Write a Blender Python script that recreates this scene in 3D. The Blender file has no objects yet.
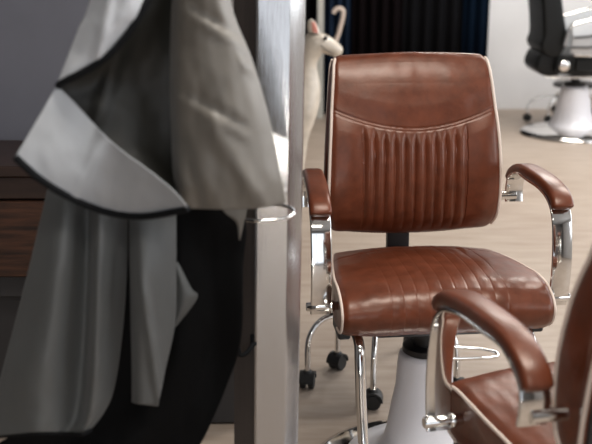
import bpy, math, random
from mathutils import Vector, Matrix, noise
random.seed(7)
C = bpy.context.scene.collection
PI = math.pi
# ---------------------------------------------------------------- camera numbers
F = 1000.0; CAMH = 1.36; P = math.radians(15.75)
CP, SP = math.cos(P), math.sin(P)

def U(px, py, Y):
    """world point seen at pixel (px,py) at distance Y in front of the camera"""
    a = (px-296.0)/F; b = -(py-222.0)/F
    dx, dy, dz = a, CP + b*SP, -SP + b*CP
    t = Y/dy
    return Vector((dx*t, Y, CAMH + dz*t))

# ---------------------------------------------------------------- materials
def newmat(name):
    m = bpy.data.materials.new(name); m.use_nodes = True
    nt = m.node_tree
    return m, nt, nt.nodes['Principled BSDF']

def mat(name, col, rough=.5, metal=0., spec=.5, coat=0., var=0., vscale=8., bump=0., bscale=200., aniso=0., emit=None, estr=0., vstretch=(1,1,1), rvar=0., sheen=0.):
    m, nt, b = newmat(name)
    N = nt.nodes; L = nt.links
    b.inputs['Base Color'].default_value = (*col, 1)
    b.inputs['Roughness'].default_value = rough
    b.inputs['Metallic'].default_value = metal
    b.inputs['Specular IOR Level'].default_value = spec
    b.inputs['Coat Weight'].default_value = coat
    b.inputs['Coat Roughness'].default_value = .25
    b.inputs['Anisotropic'].default_value = aniso
    b.inputs['Sheen Weight'].default_value = sheen
    tc = N.new('ShaderNodeTexCoord')
    mp = N.new('ShaderNodeMapping'); mp.inputs['Scale'].default_value = vstretch
    L.new(tc.outputs['Object'], mp.inputs['Vector'])
    if var or rvar:
        n = N.new('ShaderNodeTexNoise'); n.inputs['Scale'].default_value = vscale; n.inputs['Detail'].default_value = 5
        n.inputs['Roughness'].default_value = .6
        L.new(mp.outputs['Vector'], n.inputs['Vector'])
        if var:
            r = N.new('ShaderNodeValToRGB')
            r.color_ramp.elements[0].position = .3; r.color_ramp.elements[1].position = .72
            r.color_ramp.elements[0].color = (*[c*(1-var) for c in col], 1)
            r.color_ramp.elements[1].color = (*[min(1, c*(1+var)) for c in col], 1)
            L.new(n.outputs['Fac'], r.inputs['Fac']); L.new(r.outputs['Color'], b.inputs['Base Color'])
        if rvar:
            mr = N.new('ShaderNodeMapRange')
            mr.inputs['To Min'].default_value = max(.02, rough-rvar); mr.inputs['To Max'].default_value = rough+rvar
            L.new(n.outputs['Fac'], mr.inputs['Value']); L.new(mr.outputs['Result'], b.inputs['Roughness'])
    if bump:
        n2 = N.new('ShaderNodeTexNoise'); n2.inputs['Scale'].default_value = bscale; n2.inputs['Detail'].default_value = 4
        L.new(mp.outputs['Vector'], n2.inputs['Vector'])
        bp = N.new('ShaderNodeBump'); bp.inputs['Strength'].default_value = bump; bp.inputs['Distance'].default_value = .002
        L.new(n2.outputs['Fac'], bp.inputs['Height']); L.new(bp.outputs['Normal'], b.inputs['Normal'])
    if emit:
        b.inputs['Emission Color'].default_value = (*emit, 1); b.inputs['Emission Strength'].default_value = estr
    return m

M = {}
M['leather'] = mat('brown_leather', (.118,.029,.012), .37, var=.26, vscale=26, bump=.22, bscale=60, spec=.5, coat=.22, rvar=.08)
M['leather'].node_tree.nodes['Principled BSDF'].inputs['Specular Tint'].default_value = (1,.78,.66,1)
M['piping'] = mat('cream_piping', (.72,.60,.52), .45)
M['thread'] = mat('thread', (.30,.13,.08), .6)
M['chrome'] = mat('chrome', (.78,.77,.75), .09, 1.)
M['chrome_soft'] = mat('polished_steel', (.66,.65,.64), .16, 1., rvar=.06, vscale=20)
M['black'] = mat('black_plastic', (.010,.010,.011), .38)
M['blackmetal'] = mat('black_steel', (.016,.018,.021), .42)
M['ped'] = mat('silver_white_shell', (.82,.81,.85), .30, 0., coat=.3, var=.03)
M['rubber'] = mat('rubber', (.012,.012,.012), .6)
M['cape_light'] = mat('pale_grey_cape', (.53,.545,.57), .45, sheen=.0, bump=.25, bscale=420, var=.05)
M['cape_hem'] = mat('pale_grey_hem', (.34,.35,.365), .45, bump=.25, bscale=420, var=.06)
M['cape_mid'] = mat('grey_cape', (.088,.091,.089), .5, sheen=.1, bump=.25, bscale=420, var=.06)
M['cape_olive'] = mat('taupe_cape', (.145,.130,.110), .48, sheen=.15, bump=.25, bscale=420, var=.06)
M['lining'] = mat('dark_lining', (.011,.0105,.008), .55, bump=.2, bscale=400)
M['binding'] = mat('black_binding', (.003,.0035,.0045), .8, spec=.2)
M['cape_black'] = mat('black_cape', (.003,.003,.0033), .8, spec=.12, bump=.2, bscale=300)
M['steel'] = mat('brushed_metal', (.50,.49,.485), .15, .8, bump=.12, bscale=40, vstretch=(14,14,.35), rvar=.10, vscale=30)
M['darkedge'] = mat('dark_brown_edge', (.045,.036,.032), .5, var=.2, vscale=20, vstretch=(6,6,.3))
M['wood'] = mat('dark_red_wood', (.045,.017,.008), .5, var=.85, vscale=5, vstretch=(1.2,6,14), bump=.3, bscale=20)
M['woodtop'] = mat('dark_counter', (.030,.016,.012), .42, var=.3, vscale=6, vstretch=(1,5,5))
M['greybase'] = mat('dark_grey_cabinet', (.030,.028,.029), .6)
M['slate'] = mat('slate_panel', (.145,.146,.172), .40, var=.10, vscale=2.5)
M['wall'] = mat('white_wall', (.70,.69,.69), .8, var=.04, vscale=2.5)
M['ceil'] = mat('grey_ceiling', (.40,.39,.38), .9)
M['darkwall'] = mat('dark_grey_wall', (.14,.135,.135), .8, var=.1)
M['horse'] = mat('cream_glazed', (.56,.50,.42), .30, var=.16, vscale=20, coat=.3)
M['pink'] = mat('pink_ear', (.60,.24,.19), .5)
M['navy'] = mat('navy_curtain', (.002,.006,.014), .9, spec=.05)
M['charcoal'] = mat('charcoal_curtain', (.005,.005,.006), .9, spec=.05)
M['nearblack'] = mat('brown_black_curtain', (.004,.0025,.003), .9, spec=.05)
M['denim'] = mat('blue_curtain', (.007,.014,.030), .9, spec=.1, var=.5, vscale=5)
M['blackleather'] = mat('black_leather', (.002,.0025,.0025), .42, spec=.3)
M['silvervinyl'] = mat('silver_vinyl', (.50,.51,.52), .35, .3)
M['cream'] = mat('cream_stick', (.60,.50,.43), .45)

def floor_mat():
    m, nt, b = newmat('pale_floor'); N = nt.nodes; L = nt.links
    tc = N.new('ShaderNodeTexCoord'); mp = N.new('ShaderNodeMapping')
    mp.inputs['Scale'].default_value = (1.1, 7.0, 1)
    L.new(tc.outputs['Object'], mp.inputs['Vector'])
    n = N.new('ShaderNodeTexNoise'); n.inputs['Scale'].default_value = 3.2; n.inputs['Detail'].default_value = 7; n.inputs['Roughness'].default_value = .62
    L.new(mp.outputs['Vector'], n.inputs['Vector'])
    n2 = N.new('ShaderNodeTexNoise'); n2.inputs['Scale'].default_value = 1.3; n2.inputs['Detail'].default_value = 3
    L.new(tc.outputs['Object'], n2.inputs['Vector'])
    r = N.new('ShaderNodeValToRGB')
    r.color_ramp.elements[0].position = .30; r.color_ramp.elements[0].color = (.325,.256,.200,1)
    r.color_ramp.elements[1].position = .70; r.color_ramp.elements[1].color = (.455,.382,.318,1)
    L.new(n.outputs['Fac'], r.inputs['Fac'])
    mx = N.new('ShaderNodeMixRGB'); mx.blend_type = 'MULTIPLY'; mx.inputs['Fac'].default_value = .5
    r2 = N.new('ShaderNodeValToRGB'); r2.color_ramp.elements[0].color = (.80,.74,.72,1); r2.color_ramp.elements[0].position=.3
    r2.color_ramp.elements[1].color = (1,1,1,1); r2.color_ramp.elements[1].position=.65
    L.new(n2.outputs['Fac'], r2.inputs['Fac'])
    L.new(r.outputs['Color'], mx.inputs['Color1']); L.new(r2.outputs['Color'], mx.inputs['Color2'])
    L.new(mx.outputs['Color'], b.inputs['Base Color'])
    b.inputs['Roughness'].default_value = .48
    bp = N.new('ShaderNodeBump'); bp.inputs['Strength'].default_value = .15; bp.inputs['Distance'].default_value = .002
    L.new(n.outputs['Fac'], bp.inputs['Height']); L.new(bp.outputs['Normal'], b.inputs['Normal'])
    return m
M['floor'] = floor_mat()

# ---------------------------------------------------------------- mesh helpers
class MB:
    def __init__(s): s.v = []; s.f = []
    def add(s, vs, fs):
        o = len(s.v); s.v += [tuple(v) for v in vs]; s.f += [tuple(i+o for i in f) for f in fs]
    def box(s, c, d, bev=0., rot=None):
        """bevelled box; centre c, full dims d"""
        hx, hy, hz = d[0]/2, d[1]/2, d[2]/2
        b = min(bev, hx*.9, hy*.9, hz*.9)
        vs = []; fs = []
        if b <= 0:
            vs = [Vector((x,y,z)) for x in (-hx,hx) for y in (-hy,hy) for z in (-hz,hz)]
            fs = [(0,1,3,2),(4,6,7,5),(0,4,5,1),(2,3,7,6),(0,2,6,4),(1,5,7,3)]
        else:
            idx = {}
            for sx in (-1,1):
                for sy in (-1,1):
                    for sz in (-1,1):
                        for ax in range(3):
                            p = [sx*(hx-b), sy*(hy-b), sz*(hz-b)]
                            p[ax] += (sx,sy,sz)[ax]*b
                            idx[(sx,sy,sz,ax)] = len(vs); vs.append(Vector(p))
                        fs.append(tuple(idx[(sx,sy,sz,a)] for a in (0,1,2)))
            for ax in range(3):
                a1, a2 = [a for a in range(3) if a != ax]
                for sg in (-1,1):
                    q = []
                    for (s1,s2) in ((-1,-1),(1,-1),(1,1),(-1,1)):
                        k = [0,0,0]; k[ax]=sg; k[a1]=s1; k[a2]=s2
                        q.append(idx[(*k,ax)])
                    fs.append(tuple(q))
                for s1 in (-1,1):
                    for s2 in (-1,1):
                        k1=[0,0,0]; k1[ax]=-1; k1[a1]=s1; k1[a2]=s2
                        k2=list(k1); k2[ax]=1
                        fs.append((idx[(*k1,a1)], idx[(*k2,a1)], idx[(*k2,a2)], idx[(*k1,a2)]))
        if rot is not None: vs = [rot @ v for v in vs]
        c = Vector(c)
        s.add([v+c for v in vs], fs)
    def tube(s, pts, r, n=12, caps=True, closed=False):
        pts = [Vector(p) for p in pts]; m = len(pts)
        rs = r if isinstance(r,(list,tuple)) else [r]*m
        T = []
        for i in range(m):
            if closed: t = pts[(i+1)%m]-pts[i-1]
            else: t = pts[min(i+1,m-1)]-pts[max(i-1,0)]
            T.append(t.normalized() if t.length > 1e-9 else Vector((0,0,1)))
        ref = Vector((0,0,1)) if abs(T[0].z) < .9 else Vector((1,0,0))
        nrm = (ref - T[0]*ref.dot(T[0])).normalized()
        vs = []
        for i in range(m):
            nrm = (nrm - T[i]*nrm.dot(T[i])).normalized()
            bn = T[i].cross(nrm)
            for k in range(n):
                a = 2*PI*k/n
                vs.append(pts[i] + (nrm*math.cos(a)+bn*math.sin(a))*rs[i])
        fs = []
        for i in range(m if closed else m-1):
            j = (i+1)%m
            for k in range(n):
                fs.append((i*n+k, i*n+(k+1)%n, j*n+(k+1)%n, j*n+k))
        if caps and not closed:
            fs.append(tuple(range(n-1,-1,-1))); fs.append(tuple((m-1)*n+k for k in range(n)))
        s.add(vs, fs)
    def lathe(s, prof, c=(0,0,0), n=48, rot=None):
        c = Vector(c); vs = []; fs = []
        for (r,z) in prof:
            for k in range(n):
                a = 2*PI*k/n; v = Vector((r*math.cos(a), r*math.sin(a), z))
                if rot is not None: v = rot @ v
                vs.append(v+c)
        for i in range(len(prof)-1):
            for k in range(n):
                fs.append((i*n+k, i*n+(k+1)%n, (i+1)*n+(k+1)%n, (i+1)*n+k))
        fs.append(tuple(range(n-1,-1,-1))); fs.append(tuple((len(prof)-1)*n+k for k in range(n)))
        s.add(vs, fs)
    def sweep(s, path, sec, side=(1,0,0), scl=None):
        """sec: closed 2D polygon (side, outward normal); path lies in the plane across side"""
        path = [Vector(p) for p in path]; side = Vector(side); m = len(path); k = len(sec); vs = []
        for i in range(m):
            t = (path[min(i+1,m-1)]-path[max(i-1,0)]).normalized()
            nn = t.cross(side).normalized()
            sc = scl[i] if scl else (1,1)
            for (a,b) in sec: vs.append(path[i] + side*a*sc[0] + nn*b*sc[1])
        fs = [(i*k+j, i*k+(j+1)%k, (i+1)*k+(j+1)%k, (i+1)*k+j) for i in range(m-1) for j in range(k)]
        fs.append(tuple(range(k-1,-1,-1))); fs.append(tuple((m-1)*k+j for j in range(k)))
        s.add(vs, fs)
    def grid(s, P_):
        nr = len(P_); nc = len(P_[0]); vs = [p for r in P_ for p in r]
        fs = [(i*nc+j, i*nc+j+1, (i+1)*nc+j+1, (i+1)*nc+j) for i in range(nr-1) for j in range(nc-1)]
        s.add(vs, fs)
    def build(s, name, m, parent=None, ang=40, smooth=True):
        me = bpy.data.meshes.new(name); me.from_pydata(s.v, [], s.f); me.validate()
        import bmesh
        bm = bmesh.new(); bm.from_mesh(me); bmesh.ops.recalc_face_normals(bm, faces=bm.faces[:]); bm.to_mesh(me); bm.free()
        me.materials.append(m)
        if smooth:
            for p in me.polygons: p.use_smooth = True
            me.set_sharp_from_angle(angle=math.radians(ang))
        o = bpy.data.objects.new(name, me); C.objects.link(o)
        if parent: o.parent = parent
        return o

def cr(pts, n=8, closed=False):
    """Catmull-Rom through points (tuples of any dimension)"""
    out = []; m = len(pts)
    rng = range(m) if closed else range(m-1)
    for i in rng:
        if closed: p0,p1,p2,p3 = pts[i-1],pts[i],pts[(i+1)%m],pts[(i+2)%m]
        else: p0,p1,p2,p3 = pts[max(i-1,0)],pts[i],pts[i+1],pts[min(i+2,m-1)]
        for k in range(n):
            t = k/n
            out.append(tuple(.5*((2*b)+(-a+c)*t+(2*a-5*b+4*c-d)*t*t+(-a+3*b-3*c+d)*t**3) for a,b,c,d in zip(p0,p1,p2,p3)))
    if not closed: out.append(tuple(pts[-1]))
    return out

def rrect(w, h, r, n=4):
    out = []
    for (cx,cy,a0) in ((w/2-r,h/2-r,0),(-w/2+r,h/2-r,90),(-w/2+r,-h/2+r,180),(w/2-r,-h/2+r,270)):
        for k in range(n+1):
            a = math.radians(a0+90*k/n); out.append((cx+r*math.cos(a), cy+r*math.sin(a)))
    return out

def tag(o, label=None, cat=None, group=None, kind=None):
    if label: o['label'] = label
    if cat: o['category'] = cat
    if group: o['group'] = group
    if kind: o['kind'] = kind
    return o
def thing(name, label, cat, loc=(0,0,0), rz=0., group=None):
    o = bpy.data.objects.new(name, None); C.objects.link(o)
    o.location = loc; o.rotation_euler = (0,0,rz); o.empty_display_size = .1
    return tag(o, label, cat, group)
def dup(root, loc, rz, label):
    r = root.copy(); C.objects.link(r); r.location = loc; r.rotation_euler = (0,0,rz); r['label'] = label
    for ch in [c for c in bpy.data.objects if c.parent == root]:
        c = ch.copy(); C.objects.link(c); c.parent = r
        for g in [q for q in bpy.data.objects if q.parent == ch]:
            d = g.copy(); C.objects.link(d); d.parent = c
    return r

def struct(name, mb, m, smooth=False):
    o = mb.build(name, m, smooth=smooth); o['kind'] = 'structure'; return o

# ---------------------------------------------------------------- room shell
XL, XR, YB, YF, ZC = -2.2, 3.6, -3.2, 8.3, 3.0
b = MB(); b.box(((XL+XR)/2,(YB+YF)/2,-.05),(XR-XL+.4,YF-YB+.4,.1)); struct('floor', b, M['floor'])
b = MB(); b.box(((XL+XR)/2,(YB+YF)/2,ZC+.05),(XR-XL+.4,YF-YB+.4,.1)); struct('ceiling', b, M['ceil'])
b = MB(); b.box(((XL+XR)/2,YF+.1,ZC/2),(XR-XL+.4,.2,ZC)); struct('wall_back', b, M['wall'])
b = MB(); b.box((XL-.1,(YB+YF)/2,ZC/2),(.2,YF-YB,ZC)); struct('wall_left', b, M['darkwall'])
# right wall with window openings
WR = [(-1.2,1.0),(2.2,4.4),(5.2,7.4)]
b = MB(); z0, z1 = .9, 2.5
b.box((XR+.1,(YB+YF)/2,z0/2),(.2,YF-YB,z0)); b.box((XR+.1,(YB+YF)/2,(z1+ZC)/2),(.2,YF-YB,ZC-z1))
ys = [YB]+[q for w in WR for q in w]+[YF]
for i in range(0,len(ys),2): b.box((XR+.1,(ys[i]+ys[i+1])/2,(z0+z1)/2),(.2,ys[i+1]-ys[i],z1-z0))
struct('wall_right', b, M['wall'])
# rear wall (behind the camera) with an added wide opening, unseen, sized for reflections in the post
RW = (-.75, 1.9); rz0, rz1 = .12, 2.5
b = MB()
b.box(((XL+XR)/2,YB-.1,rz0/2),(XR-XL+.4,.2,rz0)); b.box(((XL+XR)/2,YB-.1,(rz1+ZC)/2),(XR-XL+.4,.2,ZC-rz1))
b.box(((XL+RW[0])/2-.1,YB-.1,(rz0+rz1)/2),(RW[0]-XL+.2,.2,rz1-rz0)); b.box(((XR+RW[1])/2+.1,YB-.1,(rz0+rz1)/2),(XR-RW[1]+.2,.2,rz1-rz0))
struct('wall_rear', b, M['darkwall'])
M['frame'] = mat('window_frame', (.5,.5,.5), .5)
k = 1
for (a,c) in WR:
    b = MB(); x = XR+.1; cy=(a+c)/2; cz=(z0+z1)/2
    for yy in (a+.03, cy, c-.03): b.box((x,yy,cz),(.06,.06,z1-z0))
    for zz in (z0+.03, z1-.03): b.box((x,cy,zz),(.06,c-a,.06))
    struct('window_%d'%k, b, M['frame']); k += 1
b = MB(); cx=(RW[0]+RW[1])/2
for xx in (RW[0]+.03, cx, RW[1]-.03): b.box((xx,YB-.1,(rz0+rz1)/2),(.06,.06,rz1-rz0))
for zz in (rz0+.03, rz1-.03): b.box((cx,YB-.1,zz),(RW[1]-RW[0],.06,.06))
struct('window_%d'%k, b, M['frame'])  # frame of the added rear opening, out of view

# ---------------------------------------------------------------- cushions
def cushion(prof, wfn, crown, disp, nu=120, sidebulge=.004, pinch=.006):
    """closed side profile [(y,h)], swept across x; returns MB.  prof must run counter-clockwise"""
    m = len(prof); mb = MB()
    cy = sum(p[0] for p in prof)/m; cz = sum(p[1] for p in prof)/m
    nrm = []
    for i in range(m):
        a, c = prof[i-1], prof[(i+1)%m]
        t = Vector((c[0]-a[0], c[1]-a[1])); t.normalize(); n = Vector((t.y, -t.x))
        nrm.append(n)
    if sum(nrm[i].dot(Vector((prof[i][0]-cy, prof[i][1]-cz))) for i in range(m)) < 0: nrm = [-n for n in nrm]
    vs = []
    for j in range(nu+1):
        u = -1+2*j/nu
        e = max(0, (abs(u)-.93)/.07)
        for i in range(m):
            y, h = prof[i]; n = nrm[i]
            w = wfn(y,h)
            d = disp(u, u*w, y, h, n) - pinch*e**2.2
            y2, h2 = y+n.x*d, h+n.y*d
            cyy, chh = crown(u, y, h, n)
            vs.append((u*w, y2+cyy, h2+chh))
    fs = [(j*m+i, j*m+(i+1)%m, (j+1)*m+(i+1)%m, (j+1)*m+i) for j in range(nu) for i in range(m)]
    mb.add(vs, fs)
    for side in (0, nu):
        ring = [Vector(vs[side*m+i]) for i in range(m)]
        c = sum(ring, Vector())/m; sx = -1 if side == 0 else 1
        lay = [ring]
        for (k, bx) in ((.94,.55),(.8,.9),(.5,1.),(.2,1.)):
            lay.append([c+(p-c)*k+Vector((sx*sidebulge*bx,0,0)) for p in ring])
        v2 = [p for l in lay for p in l]+[c+Vector((sx*sidebulge,0,0))]
        f2 = [(q*m+i, q*m+(i+1)%m, (q+1)*m+(i+1)%m, (q+1)*m+i) for q in range(len(lay)-1) for i in range(m)]
        q = (len(lay)-1)*m
        f2 += [(q+i, q+(i+1)%m, len(v2)-1) for i in range(m)]
        mb.add(v2, f2)
    return mb, vs, m, nu

def g(x, s): return math.exp(-(x/s)**2)

# seat profile (y back +, h)
SEAT = [(.215,.470),(.225,.505),(.205,.528),(.12,.545),(.0,.558),(-.10,.563),(-.175,.560),(-.222,.546),(-.247,.524),(-.250,.500),(-.234,.470),(-.20,.452),(-.10,.448),(.05,.450),(.16,.456)]
SEATP = cr(SEAT, 22, True)
def seat_w(y,h): return .2545-.042*max(0,(y+.12)/.34)**1.3
def seat_crown(u,y,h,n):
    k = max(0,min(1,(h-.50)/.05))
    return (-.012*(1-u*u)*max(0,min(1,(-y-.1)/.12)), .020*(1-abs(u)**2.2)*k)
SL = [-.140+i*.031 for i in range(10)]
def seat_disp(u,x,y,h,n):
    d = 0
    if h > .452 and y < .13:
        for k,s in enumerate(SL):
            d -= .0006*g(x-s,.0018)
        d += .0004*math.sin((x-SL[0])/.031*PI)**2 if SL[0]<x<SL[-1] else 0
    yy = .125-.055*u*u
    if h > .5: d -= .0026*g(y-yy,.004)
    if y < -.2: d -= .0018*g(h-.462,.003)
    d += .0035*noise.noise((x*9,y*9,h*9)) + .0008*noise.noise((x*45,y*20,h*40))
    return d

# backrest profile
def bk_profile():
    front = [(.188,.611),(.166,.646),(.155,.70),(.156,.77),(.174,.86),(.205,.94),(.228,1.005),(.246,1.038)]
    top = [(.262,1.056),(.285,1.060),(.308,1.050)]
    rear = [(.314,1.02),(.296,.95),(.275,.87),(.258,.78),(.248,.70),(.242,.64)]
    bot = [(.236,.604),(.218,.595),(.203,.597)]
    return front+top+rear+bot
NB = 40
BKP = cr(bk_profile(), NB, True)
def bk_w(y,h):
    t = (h-.6)/.46
    w = .2310+.004*math.sin(max(0,min(1,t))*PI)-.030*max(0,t-.20)**1.2
    if h > 1.03: w -= .004*((h-1.03)/.03)**2
    if h < .64: w -= .008*((.64-h)/.04)**2
    return w
def bk_crown(u,y,h,n):
    t = (h-.6)/.46
    return (.018*u*u*0 , (-.014*(1-u*u) if t<.5 else 0)*max(0,1-t*2.2) + (.008*(1-u*u) if t>.85 else 0)*min(1,max(0,(t-.85)/.1)))
FL = [-.138+i*.0276 for i in range(11)]
def seam_h(u): return .878+.052*abs(u)**1.9
def bk_disp(u,x,y,h,n):
    if n.x > -.25: return .002*noise.noise((x*8,y*8,h*8))
    sh = seam_h(u); d = 0
    low = max(0,min(1,(sh-.008-h)/.034))*max(0,min(1,(h-.605)/.06))
    d -= .0024*g(h-sh,.0026) + .0013*g(h-sh+.008,.0022)
    if FL[0]-.004 < x < FL[-1]+.004 and low > 0:
        ph = (x-FL[0])/.0276
        bul = abs(math.sin(ph*PI))**.8 if FL[0]<x<FL[-1] else 0
        d += (.0078*bul-.0034)*low
    a_ = max(0,min(1,(h-sh)/.06)); b_ = max(0,min(1,(1.055-h)/.09))
    up = a_*a_*(3-2*a_)*b_*b_*(3-2*b_)
    d += .010*up*(1-abs(u)**3)
    # outer panels
    if low > 0 and abs(x) > .145: d += .004*low*math.sin(min(1,(abs(x)-.145)/.08)*PI)
    d += .0035*noise.noise((x*7+3,0,h*7)) + .0012*noise.noise((x*26,4,h*13))
    return d

def edge_path(vs, m, j, sel, out=.0, nrm=None):
    return [Vector(vs[j*m+i]) for i in sel]

def make_chair(label):
    root = thing('styling_chair', label, 'chair', group='brown leather styling chairs')
    # seat
    mb, vs, m, nu = cushion(SEATP, seat_w, seat_crown, seat_disp, 300)
    seat = mb.build('seat', M['leather'], root, 50)
    i0 = next(i for i in range(m) if SEATP[i][1] > .500 and SEATP[i][0] > .15)
    i1 = max(i for i in range(m) if SEATP[i][0] < -.19 and SEATP[i][1] > .449)
    for j, sx in ((0,-1),(nu,1)):
        pth = [Vector(vs[j*m+i])+Vector((sx*.001,0,0)) for i in range(i0,i1+8)]
        q = MB(); q.tube(pth, .0036, 8); q.build('piping', M['piping'], seat)
    b = MB(); b.box((0,.0,.438),(.32,.34,.024),.005); b.build('seat_base', M['blackmetal'], root)
    # thread dots under the front edge
    b = MB()
    for k in range(46):
        x = -.225+k*.01
        b.box((x,-.2325,.4660),(.0042,.002,.0016))
    b.build('stitching', M['thread'], seat)
    # backrest
    mb, vs, m, nu = cushion(BKP, bk_w, bk_crown, bk_disp, 230, .006, .005)
    back = mb.build('backrest', M['leather'], root, 50)
    nf = NB*8
    for j, sx in ((0,-1),(nu,1)):
        pth = [Vector(vs[j*m+i])+Vector((sx*.0015,-.001,0)) for i in list(range(m-NB//2,m))+list(range(0,nf+NB//3))]
        pth = pth[::3]+[pth[-1]]
        q = MB(); q.tube(pth, .0042, 8); q.build('piping', M['piping'], back)
        pth = [Vector(vs[j*m+i])+Vector((sx*.001,.001,0)) for i in range(nf+NB*2, min(m,nf+NB*9+NB//2))]
        pth = pth[::3]
        q = MB(); q.tube(pth, .0036, 8); q.build('piping', M['piping'], back)
    # dark rear shell
    q = MB(); rows = []
    for i in range(nf+NB*3, nf+NB*8, 8):
        y,h = BKP[i]; w = bk_w(y,h)-.006
        rows.append([Vector((w*(-1+2*k/20), y+.009+.004*(1-(-1+k/10)**2), h)) for k in range(21)])
    front = [[p-Vector((0,.010,0)) for p in r] for r in rows]
    q.grid(rows); q.grid(front)
    n1 = len(rows); 
    def strip(a,bb): q.grid([a,bb])
    strip(rows[0],front[0]); strip(rows[-1],front[-1]); strip([r[0] for r in rows],[r[0] for r in front]); strip([r[-1] for r in rows],[r[-1] for r in front])
    q.build('rear_panel', M['blackmetal'], back)
    # J bar from under the seat to the back
    pth = [(x-.020,y,z) for x,y,z in cr([(0,-.02,.424),(0,.16,.424),(0,.235,.432),(0,.268,.475),(0,.276,.56),(0,.280,.66),(0,.288,.74)], 8)]
    q = MB(); q.sweep(pth, rrect(.062,.030,.003,2)); q.build('back_support', M['blackmetal'], root)
    # arms
    bar = cr([(.184,.668),(.190,.700),(.182,.730),(.155,.751),(.110,.766),(.05,.764),(-.03,.762),(-.085,.752),(-.119,.734),(-.142,.706),(-.155,.66),(-.163,.60),(-.160,.54),(-.150,.490)], 8)
    padp = cr([(.192,.722),(.174,.743),(.140,.760),(.10,.769),(.05,.771),(-.03,.769),(-.09,.760),(-.124,.746),(-.139,.728)], 8)
    for sx in (-1,1):
        ax = lambda y: sx*(.283+.012*max(0,min(1,(.12-y)/.24)))
        q = MB(); q.sweep([(ax(y),y,h) for y,h in bar], rrect(.050,.008,.003,3))
        arm = q.build('armrest', M['chrome'], root, 30)
        n = len(padp); sec = []
        for k in range(20):
            a = 2*PI*k/20
            c_, s_ = math.cos(a), math.sin(a)
            sec.append((.5*math.copysign(abs(c_)**.45, c_), .5*math.copysign(abs(s_)**.6, s_)))
        scl = []
        for i in range(n):
            t = i/(n-1)
            e = min(1,(min(t,1-t)/.05)); e = math.sqrt(max(0.02,1-(1-e)**2))
            scl.append(((.048+.005*min(1,t*1.25))*e, .028*e))
        q = MB()
        pts = []
        for i,(y,h) in enumerate(padp):
            a, c_ = padp[max(i-1,0)], padp[min(i+1,n-1)]
            t = Vector((0,c_[0]-a[0],c_[1]-a[1])).normalized(); nn = t.cross(Vector((1,0,0)))
            if nn.z < 0 and i < n//2: nn = nn
            pts.append(Vector((ax(y),y,h)))
        # push the pad outwards from the bar
        cc = Vector((sx*.283,-.01,.60)); p2 = []
        for i,p in enumerate(pts):
            a = pts[max(i-1,0)]; c_ = pts[min(i+1,n-1)]; t = (c_-a).normalized(); nn = t.cross(Vector((1,0,0))).normalized()
            if nn.dot(p-cc) < 0: nn = -nn
            p2.append(p+nn*.009)
        q.sweep(p2, sec, scl=scl)
        q.build('arm_pad', M['leather'], arm, 60)
        # bolts
        q = MB(); R = Matrix.Rotation(PI/2,3,'Y')
        q.lathe([(.0095,0),(.011,.002),(.011,.084),(.0095,.086)], ((.240 if sx>0 else -.330), -.150,.508), 20, R)
        q.lathe([(.013,0),(.014,.002),(.014,.010),(.012,.013)], (sx*.283-.006+sx*(-.014), -.150,.508), 20, R)
        q.build('bolt', M['chrome'], arm)
        q = MB()
        x0 = .283 if sx>0 else -.283
        for hh in (.684,):
            q.lathe([(.010,0),(.012,.002),(.012,.070),(.010,.072)], ((.218 if sx>0 else -.290), .190, hh), 20, R)
        q.build('bolt', M['chrome'], arm)
        # bracket plate at the lower end
        q = MB(); q.box((sx*.240,-.13,.445),(.030,.10,.030),.004); q.build('bracket', M['blackmetal'], arm)
    # footrest
    q = MB()
    for sx in (-1,1): pass
    foot = cr([(-.210,-.16,.440),(-.210,-.215,.432),(-.211,-.238,.39),(-.208,-.262,.26),(-.200,-.292,.15),(-.165,-.318,.115),(-.12,-.325,.108),(0,-.325,.108),(.12,-.325,.108),(.165,-.318,.115),(.200,-.292,.15),(.208,-.262,.26),(.211,-.238,.39),(.210,-.215,.432),(.210,-.16,.440)], 8)
    q.tube(foot, .0130, 14); fr = q.build('footrest', M['chrome'], root)
    # pedestal
    q = MB(); q.lathe([(.000,.000),(.300,.000),(.306,.004),(.304,.010),(.285,.018),(.22,.028),(.15,.035),(.125,.037),(.0,.038)], (-.01,-.085,0), 96)
    q.build('base_plate', M['chrome'], root, 60)
    q = MB(); q.lathe([(.205,.029),(.200,.034),(.165,.042),(.128,.054),(.105,.078),(.095,.12),(.086,.18),(.075,.24),(.072,.30),(.070,.322),(.066,.332),(.055,.336),(.03,.337)], (-.006,-.045,0), 64)
    q.build('pedestal', M['ped'], root, 60)
    q = MB(); q.lathe([(.055,.334),(.060,.337),(.060,.352),(.055,.356),(.036,.357),(.034,.357),(.034,.40),(.09,.402),(.09,.418),(.02,.418)], (-.006,-.045,0), 40)
    q.build('collar', M['black'], root)
    # pump pedal loop
    q = MB()
    loop = cr([(.03,.10,.285),(.10,.13,.268),(.19,.145,.252),(.235,.142,.243),(.245,.128,.240),(.232,.112,.239),(.18,.095,.245),(.10,.06,.262),(.04,.03,.285)], 8)
    q.tube(loop, .0048, 10); q.build('pump_pedal', M['chrome'], root)
    return root

CH1 = make_chair('brown leather styling chair with cream piping facing the camera, seen whole in the middle')
CH1.location = (.337, 2.45, 0); CH1.rotation_euler = (0,0,math.radians(6.0))
CH2 = dup(CH1, (.585,1.590,0), math.radians(192.8), 'brown leather styling chair turned away and cut off by the lower right corner')

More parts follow.
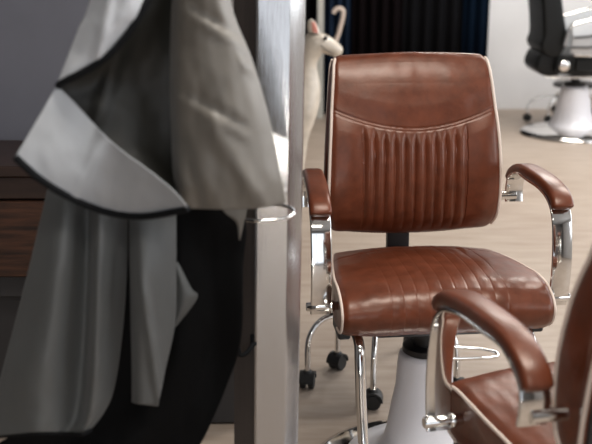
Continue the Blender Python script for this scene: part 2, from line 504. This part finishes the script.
# ---------------------------------------------------------------- rolling stools
def make_stool(name, label, c, feet, rot0=0., seat=True, k=1.):
    root = thing(name, label, 'stool', (c[0],c[1],0), 0, 'castor stools')
    q = MB(); q.lathe([(.012,.205*k),(.034,.208*k),(.036,.25*k),(.028,.262*k),(.020,.268*k),(.020,.33*k),(.010,.33*k)], (0,0,0), 28)
    q.build('column', M['chrome'], root)
    q = MB(); R = .165
    q.lathe([(.02,.322*k),(.14,.326*k),(R-.005,.330*k),(R,.342*k),(R,.358*k),(R-.012,.370*k),(.10,.376*k),(.02,.377*k)], (0,0,0), 48)
    q.build('seat', M['black'], root, 50)
    for (fx,fy) in feet:
        d = Vector((fx-c[0], fy-c[1], 0)); L = d.length; d.normalize()
        pth = cr([tuple(d*.03+Vector((0,0,.232*k))), tuple(d*(L*.5)+Vector((0,0,.236*k))), tuple(d*(L*.80)+Vector((0,0,.222*k))), tuple(d*(L*.96)+Vector((0,0,.178*k))), tuple(d*L+Vector((0,0,.125*k))), tuple(d*L+Vector((0,0,.058)))], 8)
        q = MB(); q.tube(pth, .0095, 12); leg = q.build('leg', M['chrome'], root)
        q = MB(); a = math.atan2(d.y,d.x)+.9+3*fx
        Rz = Matrix.Rotation(a,3,'Z'); Rx = Rz @ Matrix.Rotation(PI/2,3,'X')
        ctr = d*L
        for s in (-1,1):
            off = Rz @ Vector((0,s*.0135,0))
            q.lathe([(.008,-.0085),(.021,-.0085),(.0245,-.005),(.0245,.005),(.021,.0085),(.008,.0085)], ctr+off+Vector((0,0,.0245)), 24, Rx)
        # hood over the wheels
        q.lathe([(.013,.060),(.016,.056),(.018,.044),(.014,.030)], ctr, 16)
        vs=[];n=10
        for s in (-1,1):
            for k2 in range(n+1):
                an = PI*k2/n
                for r_ in (.0235,.030): vs.append(Rz @ Vector((r_*math.cos(an), s*.024, .026+r_*math.sin(an)*1.05)) + ctr)
        fs=[]
        for k2 in range(n):
            a0=k2*2; b0=(n+1)*2+k2*2
            fs += [(a0,a0+1,a0+3,a0+2),(b0,b0+2,b0+3,b0+1),(a0+1,b0+1,b0+3,a0+3),(a0,a0+2,b0+2,b0)]
        fs += [(0,(n+1)*2,(n+1)*2+1,1),(2*n,2*n+1,(n+1)*2+2*n+1,(n+1)*2+2*n)]
        q.add(vs,fs)
        q.build('castor', M['rubber'], leg)
    return root
make_stool('rolling_stool', 'chrome legged stool on black castors directly behind the middle brown chair', (.262,2.985),
           [(.036,2.895),(.136,3.04),(.232,2.755),(.496,2.84),(.40,3.20)])

# ---------------------------------------------------------------- far barber chair
def barber():
    cx, cy = 2.01, 7.20
    root = thing('barber_chair', 'black barber chair with silver arms on a round chrome base by the far wall', 'chair', (cx,cy,0))
    q = MB(); q.lathe([(.0,0),(.365,0),(.372,.006),(.368,.020),(.34,.034),(.24,.052),(.17,.062),(.0,.063)], (0,0,0), 72); q.build('base_plate', M['chrome'], root, 60)
    q = MB(); q.lathe([(.175,.060),(.165,.075),(.145,.11),(.125,.18),(.110,.26),(.100,.325),(.090,.345),(.05,.352)], (0,0,0), 48); q.build('pedestal', M['ped'], root, 60)
    q = MB(); q.lathe([(.075,.350),(.080,.354),(.080,.372),(.07,.378),(.035,.38),(.035,.43),(.10,.435),(.10,.45),(.02,.45)], (0,0,0), 32); q.build('collar', M['black'], root)
    # seat : long side profile along +x
    prof = cr([(-.20,.475),(-.215,.53),(-.19,.585),(-.05,.60),(.15,.605),(.27,.595),(.31,.55),(.30,.49),(.24,.462),(0,.455)], 6, True)
    mb,vs,m,nu = cushion(prof, lambda y,h:.25, lambda u,y,h,n:(0,.015*(1-u*u) if h>.55 else 0), lambda u,x,y,h,n:0, 24)
    # the cushion helper sweeps across x, so turn it to face +x
    mb.v = [(y, -x, z) for (x,y,z) in mb.v]
    mb.build('seat', M['blackleather'], root, 50)
    prof = cr([(-.175,.60),(-.14,.70),(-.17,.85),(-.20,1.0),(-.23,1.15),(-.30,1.17),(-.345,1.12),(-.335,1.0),(-.315,.85),(-.305,.72),(-.32,.66),(-.29,.60),(-.22,.575)], 6, True)
    mb,vs,m,nu = cushion(prof, lambda y,h:.235, lambda u,y,h,n:(0,0), lambda u,x,y,h,n:0, 24)
    mb.v = [(y, -x, z) for (x,y,z) in mb.v]
    bk = mb.build('backrest', M['blackleather'], root, 50)
    prof = cr([(-.30,.60),(-.325,.56),(-.335,.50),(-.30,.455),(-.24,.440),(-.17,.455),(-.16,.52),(-.20,.585),(-.25,.61)], 6, True)
    mb,vs,m,nu = cushion(prof, lambda y,h:.20, lambda u,y,h,n:(0,0), lambda u,x,y,h,n:0, 24)
    mb.v = [(y, -x, z) for (x,y,z) in mb.v]
    mb.build('hinge_cover', M['blackleather'], root, 50)
    for s in (-1,1):
        y = s*.275
        q = MB()
        # padded silver side panel
        n=14; top = cr([(-.13,.80),(-.02,.83),(.12,.87),(.26,.90),(.33,.87)],5); bt = cr([(-.12,.61),(0,.60),(.12,.60),(.24,.62),(.31,.68)],5)
        for sgn in (-1,1):
            q.grid([[Vector((t[0]*(1-w)+b_[0]*w, y+sgn*(.012+.014*math.sin(PI*w)), t[1]*(1-w)+b_[1]*w)) for t,b_ in zip(top,bt)] for w in [i/8 for i in range(9)]])
        arm = q.build('side_panel', M['silvervinyl'], root, 60)
        q = MB(); q.tube([(p[0],y,p[1]) for p in cr([(-.17,.66),(-.13,.79),(0,.835),(.14,.875),(.30,.905),(.36,.86),(.33,.74),(.27,.64),(.1,.60),(-.1,.60)],6)], .014, 10); q.build('arm_frame', M['chrome'], arm)
        q = MB(); q.tube([(p[0],y-.03 if s<0 else y+.03,p[1]) for p in cr([(-.12,.72),(0,.73),(.10,.755),(.2,.80),(.32,.81)],6)], .008, 8); q.build('arm_trim', M['black'], arm)
        q = MB(); q.tube([(p[0],y-.03 if s<0 else y+.03,p[1]) for p in cr([(-.13,.655),(0,.655),(.09,.675),(.13,.72),(.19,.72),(.2,.67),(.14,.64)],6)], .007, 8); q.build('arm_trim', M['black'], arm)
        q = MB(); Rx = Matrix.Rotation(PI/2,3,'X')
        q.lathe([(.030,-.012),(.036,-.008),(.036,.008),(.024,.014),(.01,.016)], (-.165,y+s*.01,.525), 24, Rx if s<0 else Rx); q.build('hub_cap', M['chrome'], arm)
        q = MB(); q.box((.13,y-s*.01,.53),(.42,.020,.085),.006); q.build('side_rail', M['blackleather'], arm)
    q = MB(); q.tube([(-.25,-.12,.44),(-.12,-.12,.425),(.2,-.12,.43)], .012, 10); q.tube([(-.25,.12,.44),(-.12,.12,.425),(.2,.12,.43)], .012, 10); q.build('tilt_frame', M['chrome'], root)
    fr = MB(); fr.tube(cr([(.22,-.16,.44),(.38,-.16,.36),(.50,-.16,.20),(.56,-.12,.16),(.56,.12,.16),(.50,.16,.20),(.38,.16,.36),(.22,.16,.44)],6), .013, 10); fr.build('footrest', M['chrome'], root)
    return root
barber()
def gp(px,D):
    return (U(px,120,D).x, D)
make_stool('rolling_stool', 'chrome legged castor stool partly hidden behind the black barber chair', gp(572,7.78),
           [gp(527,7.72),gp(554,8.14),gp(591,7.95),gp(581,7.60),gp(548,7.62)], k=.80)

# ---------------------------------------------------------------- metal post with ring and hook
def prism(mb, poly, z0, z1):
    n = len(poly)
    mb.add([(x,y,z0) for x,y in poly]+[(x,y,z1) for x,y in poly],
           [tuple(range(n-1,-1,-1)), tuple(range(n,2*n))]+[(i,(i+1)%n,n+(i+1)%n,n+i) for i in range(n)])
post = thing('metal_post', 'brushed metal post standing between the hanging capes and the brown chair', 'post', (-.028,1.80,0))
ox, oy = -.028, 1.80
q = MB(); pl = [(-.068,1.752),(-.064,1.748),(-.010,1.748),(-.006,1.750),(.015,1.768),(.017,1.775),(.017,1.84),(-.068,1.84)]
prism(q, [(x-ox,y-oy) for x,y in pl], 0, 2.3); q.build('column', M['steel'], post, 25)
q = MB(); pl = [(-.108,1.772),(-.069,1.758),(-.069,1.84),(-.108,1.84)]
prism(q, [(x-ox,y-oy) for x,y in pl], 0, 2.3); q.build('edge_board', M['darkedge'], post, 25)
post.rotation_euler = (0,math.radians(.9),0); post.location.x -= .0198
# clothes rail above
q = MB(); q.tube([(-.055-ox,1.775-oy,1.52),(-.055-ox,1.50-oy,1.52)], .012, 14)
q.tube([(.0-ox,1.50-oy,1.52),(-.72-ox,1.50-oy,1.52)], .012, 14)
q.lathe([(.008,-.005),(.018,-.005),(.018,.005),(.008,.005)], (.0-ox,1.50-oy,1.52), 20, Matrix.Rotation(PI/2,3,'Y'))
q.build('hanging_rail', M['chrome'], post)

ring = thing('holder_ring', 'chrome holder ring sticking out from the metal post beside the taupe cape', 'ring', tuple(U(262,212,1.655)))
q = MB(); rr = .056
q.tube([(rr*math.cos(a)*1.0, rr*math.sin(a), 0) for a in [2*PI*k/48 for k in range(48)]], .0032, 10, closed=True)
q.build('ring', M['chrome'], ring)
q = MB(); q.tube([(.0,rr,0),(.0,rr+.040,0)], .005, 10); q.build('stem', M['chrome'], ring)

hk = thing('coat_hook', 'small black hook on the dark edge of the metal post', 'hook', tuple(U(254,344,1.752)))
q = MB(); q.tube(cr([(0,.014,0),(-.004,-.008,-.002),(-.016,-.020,-.012),(-.026,-.022,-.012),(-.028,-.022,0)],5), .0045, 8); q.box((.0,.006,.004),(.014,.01,.026),.002); q.build('hook', M['binding'], hk)

# ---------------------------------------------------------------- capes
def net(rows, nu=10, nv=10):
    """rows of control points (px,py,Y) -> smooth grid of the same triples"""
    r1 = [cr(r, nu) for r in rows]
    nc = len(r1[0]); cols = [cr([r1[i][j] for i in range(len(r1))], nv) for j in range(nc)]
    nr = len(cols[0])
    return [[cols[j][i] for j in range(nc)] for i in range(nr)]
def sheet(name, rows, m, parent, creases=(), nu=10, nv=10, wr=.004, thick=.0016, seed=0, off=Vector()):
    G = net(rows, nu, nv); out = []
    for r in G:
        o = []
        for (x,y,Y) in r:
            for (x0,y0,x1,y1,amp,wd) in creases:
                dx, dy = x1-x0, y1-y0; L = math.hypot(dx,dy); t = ((x-x0)*dx+(y-y0)*dy)/(L*L)
                dist = ((x-x0)*dy-(y-y0)*dx)/L
                fall = math.exp(-max(0,-t,t-1)**2*30)
                Y -= amp*math.exp(-(dist/wd)**2)*fall
            Y += wr*noise.noise((x*.028+seed,y*.018,seed)) + wr*.3*noise.noise((x*.09+seed,y*.06,seed))
            o.append(U(x,y,Y)-off)
        out.append(o)
    q = MB(); q.grid(out); ob = q.build(name, m, parent, 180)
    sm = ob.modifiers.new('thickness','SOLIDIFY'); sm.thickness = thick; sm.offset = 0
    return ob
def edge(name, pts, r, m, parent, off=Vector(), n=8):
    q = MB(); q.tube([U(*p)-off for p in cr(pts, n)], r, 8); return q.build(name, m, parent)

# taupe cape, right
o0 = U(200,-190,1.50)
cb = thing('salon_cape', 'taupe grey salon cape hanging next to the metal post', 'cape', tuple(o0), group='hanging salon capes')
rows = [
 [(176,-190,1.512),(182,-192,1.490),(190,-193,1.486),(198,-193,1.486),(206,-192,1.490),(212,-190,1.512)],
 [(172,-100,1.50),(178,-100,1.45),(190,-100,1.455),(200,-100,1.44),(210,-100,1.455),(218,-100,1.50)],
 [(167,0,1.53),(178,0,1.475),(192,0,1.455),(207,0,1.45),(220,0,1.46),(230,0,1.51)],
 [(168,60,1.53),(179,60,1.468),(198,60,1.45),(220,60,1.445),(238,60,1.46),(252,60,1.51)],
 [(169,120,1.53),(180,120,1.462),(203,120,1.445),(230,120,1.44),(252,120,1.46),(269,118,1.50)],
 [(170,175,1.53),(182,175,1.46),(210,178,1.44),(240,178,1.44),(264,176,1.46),(280,172,1.495)],
 [(172,206,1.54),(186,208,1.47),(214,209,1.448),(240,209,1.45),(266,207,1.47),(286,203,1.50)]]
sheet('outer_fabric', rows, M['cape_olive'], cb, [(190,14,242,46,.007,4),(193,8,246,40,-.007,5),(184,100,238,130,.006,4),(187,94,240,124,-.006,5),(240,62,252,72,.010,3),(182,140,200,205,-.010,8),(215,130,262,205,.010,10)], 12, 10, .008, seed=3, off=o0)
rows = [[(206,150,1.53),(225,150,1.53),(246,150,1.53)],[(220,205,1.53),(232,205,1.53),(247,206,1.53)],[(236,222,1.53),(239,223,1.528),(244,222,1.53)],[(239,239,1.53),(239.5,240,1.53),(240,240,1.53)]]
sheet('inner_fold', rows, M['cape_olive'], cb, off=o0)

# pale grey cape with the dark lining turned out
o1 = U(140,-190,1.50)
ca = thing('salon_cape', 'pale grey salon cape with black binding, folded open over its dark lining', 'cape', tuple(o1), group='hanging salon capes')
rows = [
 [(120,-190,1.512),(128,-192,1.49),(136,-192,1.488),(142,-190,1.51)],
 [(110,-100,1.47),(125,-100,1.43),(140,-100,1.43),(152,-100,1.46)],
 [(90,0,1.45),(108,0,1.415),(128,0,1.405),(147,0,1.425)],
 [(79,28,1.445),(95,28,1.415),(114,28,1.405),(132,27,1.42)],
 [(69,54,1.44),(82,54,1.42),(97,53,1.41),(110,53,1.415)],
 [(62,72,1.43),(68,72,1.42),(76,72,1.415),(84,71,1.415)],
 [(57,84,1.425),(59,84,1.42),(61,84,1.42),(63,83,1.42)]]
fa = sheet('outer_fabric', rows, M['cape_light'], ca, [(112,-20,100,50,.008,6)], 10, 10, .005, seed=8, off=o1)
edge('binding', [(163,-40,1.44),(155,-15,1.43),(147,2,1.42),(132,28,1.415),(110,54,1.41),(84,71.5,1.41),(63,82,1.415),(58,86,1.42)], .0052, M['binding'], fa, o1)
rows = [
 [(146,-190,1.512),(152,-190,1.49),(160,-190,1.49),(166,-190,1.51)],
 [(146,-100,1.48),(156,-100,1.47),(164,-100,1.47),(172,-100,1.49)],
 [(136,0,1.45),(150,0,1.47),(164,0,1.49),(180,0,1.51)],
 [(98,50,1.44),(120,50,1.47),(150,50,1.50),(180,50,1.52)],
 [(57,84,1.448),(90,84,1.475),(135,84,1.50),(180,84,1.52)],
 [(82,113,1.465),(112,113,1.475),(145,113,1.50),(180,113,1.52)],
 [(116,148,1.460),(135,148,1.475),(155,148,1.50),(180,148,1.52)],
 [(160,184,1.45),(168,184,1.47),(176,184,1.50),(184,184,1.52)],
 [(184,206,1.47),(186,206,1.475),(187,206,1.48),(189,206,1.49)]]
sheet('lining', rows, M['lining'], ca, [(122,40,98,120,.012,7)], 10, 8, .006, seed=5, off=o1)
rows = [
 [(57,85,1.425),(43,109,1.405),(29,133,1.390),(15,157,1.375)],
 [(76,104,1.432),(64,130,1.412),(52,155,1.395),(41,179,1.385)],
 [(97,127,1.438),(91,150,1.425),(84,175,1.418),(75,199,1.418)],
 [(120,149,1.425),(117,170,1.434),(112,192,1.446),(106,211,1.458)],
 [(150,171,1.410),(148,186,1.422),(144,202,1.435),(140,215,1.447)],
 [(174,191,1.398),(173,198,1.405),(171,205,1.413),(168,212,1.422)],
 [(186,205,1.395),(187,206,1.397),(187,207,1.40),(188,208,1.402)]]
fb = sheet('turned_hem', rows, M['cape_hem'], ca, [(112,118,80,188,.008,7)], 8, 8, .005, seed=12, off=o1)
edge('binding', [(15,157,1.373),(41,180,1.383),(75,200,1.416),(106,212,1.455),(140,216.5,1.444),(168,213,1.420),(188,208,1.40)], .0055, M['binding'], fb, o1)

# long grey cape below
o2 = U(110,-180,1.55)
cc_ = thing('salon_cape', 'long grey salon cape hanging in soft folds below the pale cape', 'cape', tuple(o2), group='hanging salon capes')
rows = [
 [(96,-196,1.515),(102,-198,1.49),(110,-198,1.487),(118,-198,1.49),(124,-196,1.515)],
 [(92,60,1.54),(100,60,1.52),(110,60,1.53),(118,60,1.53),(130,60,1.54)],
 [(52,176,1.545),(68,176,1.53),(90,176,1.545),(100,176,1.535),(127,176,1.55)],
 [(44,206,1.52),(66,206,1.495),(88,206,1.53),(100,206,1.49),(127,206,1.54)],
 [(30,265,1.50),(60,265,1.462),(87,265,1.52),(99,265,1.462),(127,265,1.53)],
 [(12,335,1.495),(50,335,1.452),(84,335,1.51),(97,335,1.452),(122,335,1.53)],
 [(-2,388,1.49),(42,388,1.447),(80,388,1.50),(94,388,1.45),(114,388,1.51)],
 [(-8,420,1.49),(38,422,1.445),(74,420,1.49),(90,416,1.45),(104,412,1.49)],
 [(-14,437,1.49),(34,432,1.445),(66,432,1.475),(82,433,1.455),(90,430,1.47)]]
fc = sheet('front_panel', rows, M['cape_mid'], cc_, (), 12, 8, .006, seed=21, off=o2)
edge('binding', [(-14,438,1.49),(36,433.5,1.45),(66,433.5,1.47),(82,434,1.445),(91,430,1.47)], .003, M['binding'], fc, o2)
rows = [
 [(128,192,1.54),(142,192,1.535),(158,192,1.535),(176,192,1.545)],
 [(129,208,1.52),(140,208,1.505),(158,208,1.512),(176,208,1.53)],
 [(130,265,1.50),(141,265,1.465),(157,265,1.48),(176,265,1.51)],
 [(131,320,1.50),(140,320,1.465),(156,320,1.475),(175,322,1.50)],
 [(132,370,1.50),(139,370,1.47),(152,370,1.47),(165,370,1.49)],
 [(132,402,1.50),(138,404,1.475),(148,405,1.47),(158,406,1.48)]]
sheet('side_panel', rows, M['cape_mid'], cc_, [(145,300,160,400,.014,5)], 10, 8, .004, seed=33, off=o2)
rows = [[(170,262,1.54),(174,262,1.535),(178,262,1.54)],[(172,285,1.54),(183,287,1.53),(191,288,1.54)],[(172,305,1.54),(184,302,1.53),(197,298,1.54)],[(172,330,1.54),(174,328,1.535),(177,325,1.54)]]
sheet('side_corner', rows, M['cape_mid'], cc_, off=o2)

# black cape at the back
o3 = U(150,-200,1.56)
cd = thing('salon_cape', 'black salon cape hanging behind the grey ones down past the frame edge', 'cape', tuple(o3), group='hanging salon capes')
rows = [
 [(128,-206,1.518),(136,-208,1.487),(146,-209,1.485),(158,-209,1.487),(166,-206,1.518)],
 [(130,60,1.57),(140,60,1.55),(155,60,1.56),(170,60,1.55),(190,60,1.57)],
 [(118,200,1.57),(150,200,1.56),(180,200,1.57),(212,200,1.56),(242,200,1.575)],
 [(108,270,1.56),(145,270,1.575),(180,270,1.555),(212,270,1.575),(243,270,1.565)],
 [(96,338,1.56),(140,338,1.58),(180,338,1.55),(212,338,1.575),(241,340,1.56)],
 [(66,385,1.56),(120,388,1.58),(165,388,1.55),(200,388,1.57),(226,388,1.56)],
 [(24,426,1.55),(90,428,1.57),(140,430,1.545),(180,432,1.565),(206,434,1.56)],
 [(-30,470,1.55),(50,470,1.56),(110,470,1.54),(150,470,1.56),(188,470,1.55)],
 [(-60,560,1.55),(40,560,1.56),(90,560,1.54),(130,560,1.55),(170,560,1.55)]]
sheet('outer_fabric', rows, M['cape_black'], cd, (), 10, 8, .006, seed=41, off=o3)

# ---------------------------------------------------------------- styling station on the left
st = thing('styling_station', 'dark wood styling counter with drawers against the slate panel', 'counter', (-.85,2.78,0))
def SB(name, c, d, m, parent=st, bev=.004, r=(-.85,2.78,0)):
    q = MB(); q.box((c[0]-r[0],c[1]-r[1],c[2]-r[2]), d, bev); return q.build(name, m, parent, 30)
SB('worktop', (-.80,2.75,.772), (1.42,.36,.030), M['woodtop'])
SB('top_rail', (-.80,2.60,.725), (1.40,.03,.062), M['woodtop'])
SB('carcass', (-.80,2.765,.58), (1.40,.30,.35), M['greybase'])
for i in range(3):
    dr = SB('drawer', (-1.26+i*.46,2.602,.580), (.45,.025,.215), M['wood'])
SB('base_cabinet', (-.80,2.78,.205), (1.38,.27,.40), M['greybase'])
b = MB(); b.box((-1.20,3.02,1.4),(2.0,.14,2.8)); b.box((-.27,3.02,1.4),(.14,.145,2.8)); struct('wall_partition', b, M['slate'])

# ---------------------------------------------------------------- far curtains, trim
def curtain(name, label, x0, x1, Y, m, folds, grp='dark curtains'):
    n = 80
    q = MB(); L_=[]
    for z in (.02, .8, 1.6, 2.5):
        L_.append([Vector((x0+(x1-x0)*i/n, Y+.025*math.sin(i/n*folds*2*PI)+.006*math.sin(z*3+i*.3), z)) for i in range(n+1)])
    q.grid(L_); o = q.build(name, m, None, 180)
    md = o.modifiers.new('thickness','SOLIDIFY'); md.thickness = .006
    tag(o, label, 'curtain', grp); return o
def XA(px, Y): return U(px, 40, Y).x
curtain('curtain', 'navy blue curtain by the white wall, rightmost of the dark curtains', XA(462,7.95), XA(488,7.95), 7.95, M['navy'], 2.5)
curtain('curtain', 'charcoal curtain above the middle of the brown chair back', XA(402,7.98), XA(462.5,7.98), 7.98, M['charcoal'], 4.5)
curtain('curtain', 'brown black curtain above the left half of the brown chair back', XA(352,7.95), XA(402.5,7.95), 7.95, M['nearblack'], 4.5)
curtain('curtain', 'dusky blue curtain behind the white horse', XA(324,7.98), XA(352.5,7.98), 7.98, M['denim'], 3.5)
curtain('curtain', 'dark curtain left of the pale upright behind the horse', XA(255,7.98), XA(318,7.98), 7.98, M['charcoal'], 7)
b = MB(); x0, x1 = XA(317.5,7.85), XA(323.5,7.85); b.box(((x0+x1)/2,7.87,1.25),(x1-x0,.06,2.5)); b.box(((XA(255,7.9)+XA(488,7.9))/2, 7.97, 2.56),(XA(488,7.9)-XA(255,7.9)+.1,.10,.06)); struct('trim_1', b, mat('pale_upright', (.50,.50,.46), .6))

# cane
q = MB(); YY = 7.6
cp = U(332,14,YY); 
pts = cr([tuple(U(333,13,YY)),tuple(U(336,9.5,YY)),tuple(U(340,8.5,YY)),tuple(U(343,11,YY)),tuple(U(342.5,18,YY)),tuple(U(339,32,YY)),tuple(U(335.5,45,YY)),tuple(U(337,70,YY)), (U(341,117,YY).x, YY, .015)], 8)
q.tube(pts, .017, 12); tag(q.build('walking_cane', M['cream']), 'cream stick with a bent handle rising behind the white horse', 'cane')

# ---------------------------------------------------------------- horse
HY = 5.2
h0 = Vector((U(290,100,HY).x, HY, 0))
hs = thing('horse_figure', 'glossy cream white horse figure seen between metal post and chair back', 'horse figure', tuple(h0))
def H(px,py,dy=0.): return U(px,py,HY+dy)-h0
def skin(name, verts, edges, radii, m, parent, root=0, sub=2):
    me = bpy.data.meshes.new(name); me.from_pydata([tuple(v) for v in verts], edges, []); me.materials.append(m)
    o = bpy.data.objects.new(name, me); C.objects.link(o); o.parent = parent
    bpy.context.view_layer.objects.active = o
    sk = o.modifiers.new('skin','SKIN'); sk.use_smooth_shade = True
    lay = me.skin_vertices[0].data if me.skin_vertices else None
    if lay is None:
        bpy.ops.object.modifier_remove  # keep
    for i,r in enumerate(radii):
        lay[i].radius = r if isinstance(r,tuple) else (r,r)
        lay[i].use_root = (i==root)
    s = o.modifiers.new('sub','SUBSURF'); s.levels = sub; s.render_levels = sub
    return o
try:
    vs = [H(305,112), H(280,111), H(250,111), H(230,108),            # 0-3 trunk
          H(307,93), H(306,76), H(306,60), H(314,43),               # 4-7 neck
          H(323,42.5), H(334,48.5), H(342.5,54),                        # 8-10 face
          H(300,132,-.07), H(298,170,-.07), H(299,215,-.07),        # 11-13 front leg
          H(298,132,.07), H(295,170,.07), H(296,210,.07),
          H(232,132,-.07), H(228,170,-.07), H(230,215,-.07),
          H(230,132,.07), H(226,170,.07), H(228,210,.07)]
    for i in (13,16,19,22): vs[i].z = .02
    ed = [(0,1),(1,2),(2,3),(0,4),(4,5),(5,6),(6,7),(7,8),(8,9),(9,10),(0,11),(11,12),(12,13),(0,14),(14,15),(15,16),(3,17),(17,18),(18,19),(3,20),(20,21),(21,22)]
    rd = [.100,.10,.10,.10,.090,.070,.058,.080,(.070,.058),(.050,.042),(.033,.028),.05,.032,.036,.05,.032,.036,.055,.032,.036,.055,.032,.036]
    skin('body', vs, ed, rd, M['horse'], hs, 0)
except Exception as e:
    print('HORSE', e); raise
def ear(dy, name='ear'):
    q = MB(); base = H(314,33,dy); tip = H(311.5,19,dy*1.2)
    def wd(t): return .030*(1-t)**.5*(1+.5*t)+.001
    rows=[]
    for i in range(11):
        t=i/10; w=wd(t); c = base.lerp(tip,t)
        rows.append([c+Vector((w*math.cos(a), w*.5*math.sin(a), -w*.25*math.cos(a))) for a in [2*PI*k/14 for k in range(15)]])
    q.grid(rows); o = q.build(name, M['horse'], hs, 180)
    q = MB(); rows=[]
    for i in range(8):
        t=.05+i/7*.78; w=wd(t)*.62; c = base.lerp(tip,t)
        rows.append([c+Vector((w*s_+.004, -wd(t)*.5-.002+.006*s_*s_, -w*.25*s_)) for s_ in [-1,-.5,0,.5,1]])
    q.grid(rows); tag(q.build('inner_ear', M['pink'], o, 180), 'pink inside of the ear')
ear(-.03); ear(.045)
q = MB(); q.lathe([(.001,-.010),(.008,-.008),(.012,0),(.008,.008),(.001,.010)], H(325.5,38,-.066), 16, Matrix.Rotation(PI/2,3,'X')); q.build('eye', M['black'], hs)
q = MB(); q.tube([H(*p) for p in cr([(321,45,-.075),(326,50,-.066),(333,54,-.048)],4)], .0022, 6); q.build('bridle_line', M['greybase'], hs)
q = MB(); q.tube([H(*p) for p in cr([(315,32,0),(309,37,.0),(302,50,.0),(297,72,.0),(293,90,.0)],6)], [.018]*25, 10); q.build('mane', M['horse'], hs)

# ---------------------------------------------------------------- ceiling lamps (fixtures + light)
M['lampshell'] = mat('lamp_shell', (.7,.7,.7), .5)
def area(name, loc, size, power, rot, col=(1,1,1), sy=None):
    l = bpy.data.lights.new(name, 'AREA'); l.shape = 'RECTANGLE'; l.size = size; l.size_y = sy or size; l.energy = power; l.color = col
    o = bpy.data.objects.new(name, l); C.objects.link(o); o.location = loc; o.rotation_euler = rot; return o
lab = {0:'flat ceiling panel lamp over the far end by the barber chair', 1:'flat ceiling panel lamp over the open floor right of the brown chair', 2:'flat ceiling panel lamp behind the camera', 3:'flat ceiling panel lamp above and in front of the middle brown chair'}
for i,(x,y,pw) in enumerate([(1.6,6.2,75),(2.1,4.0,60),(.35,-.7,22),(.55,1.35,50)]):
    t = thing('ceiling_lamp', lab[i], 'lamp', (x,y,ZC), group='flat ceiling panel lamps')
    q = MB(); q.box((0,0,-.026),(1.26,.66,.05),.006); q.build('shell', M['lampshell'], t)
    area('lamp_light_%d'%i, (x,y,ZC-.07), 1.2, pw, (0,0,0), (1,.95,.88), .6)
gl = thing('floor_lamp', 'low globe lamp standing on the floor behind the camera', 'lamp', (-.085,-1.72,0))  # added light, never in view; makes the bright spot on the metal post
q = MB(); q.lathe([(.01,0),(.11,0),(.115,.01),(.10,.02),(.02,.03),(.015,.20),(.05,.225),(.055,.245),(.01,.245)], (0,0,0), 32); q.build('base', M['blackmetal'], gl)
q = MB(); q.lathe([(.092*math.sin(PI*k/16)+.0005, .335-.092*math.cos(PI*k/16)) for k in range(17)], (0,0,0), 32)
q.build('globe', mat('lit_globe', (.9,.9,.9), .5, emit=(1,.96,.9), estr=60), gl)
# daylight through the right windows, then the added rear light
for i,(a,c) in enumerate(WR):
    area('window_light_%d'%i, (XR+.25,(a+c)/2,(z0+z1)/2), z1-z0, (60,40,60)[i], (0,PI/2,0), (.93,.96,1), c-a)
area('window_light_rear', ((RW[0]+RW[1])/2, YB-.25, (rz0+rz1)/2), RW[1]-RW[0], 15, (PI/2,0,0), (.95,.97,1), rz1-rz0)  # added source out of view, whitens what the post reflects

w = bpy.data.worlds.new('world'); bpy.context.scene.world = w; w.use_nodes = True
w.node_tree.nodes['Background'].inputs['Color'].default_value = (.75,.85,1,1)
w.node_tree.nodes['Background'].inputs['Strength'].default_value = 1.0

# ---------------------------------------------------------------- camera
cam = bpy.data.cameras.new('camera'); co = bpy.data.objects.new('camera', cam); C.objects.link(co)
cam.sensor_width = 36; cam.lens = 36*F/592
co.location = (0,0,CAMH); co.rotation_euler = (PI/2-P,0,0)
cam.clip_start = .05
cam.dof.use_dof = True; cam.dof.focus_distance = 2.42; cam.dof.aperture_fstop = cam.lens/15.5
sc = bpy.context.scene; sc.camera = co
sc.view_settings.view_transform = 'Standard'; sc.view_settings.look = 'None'
sc.view_settings.exposure = 0.0; sc.view_settings.gamma = 1; sc.view_settings.use_curve_mapping = False
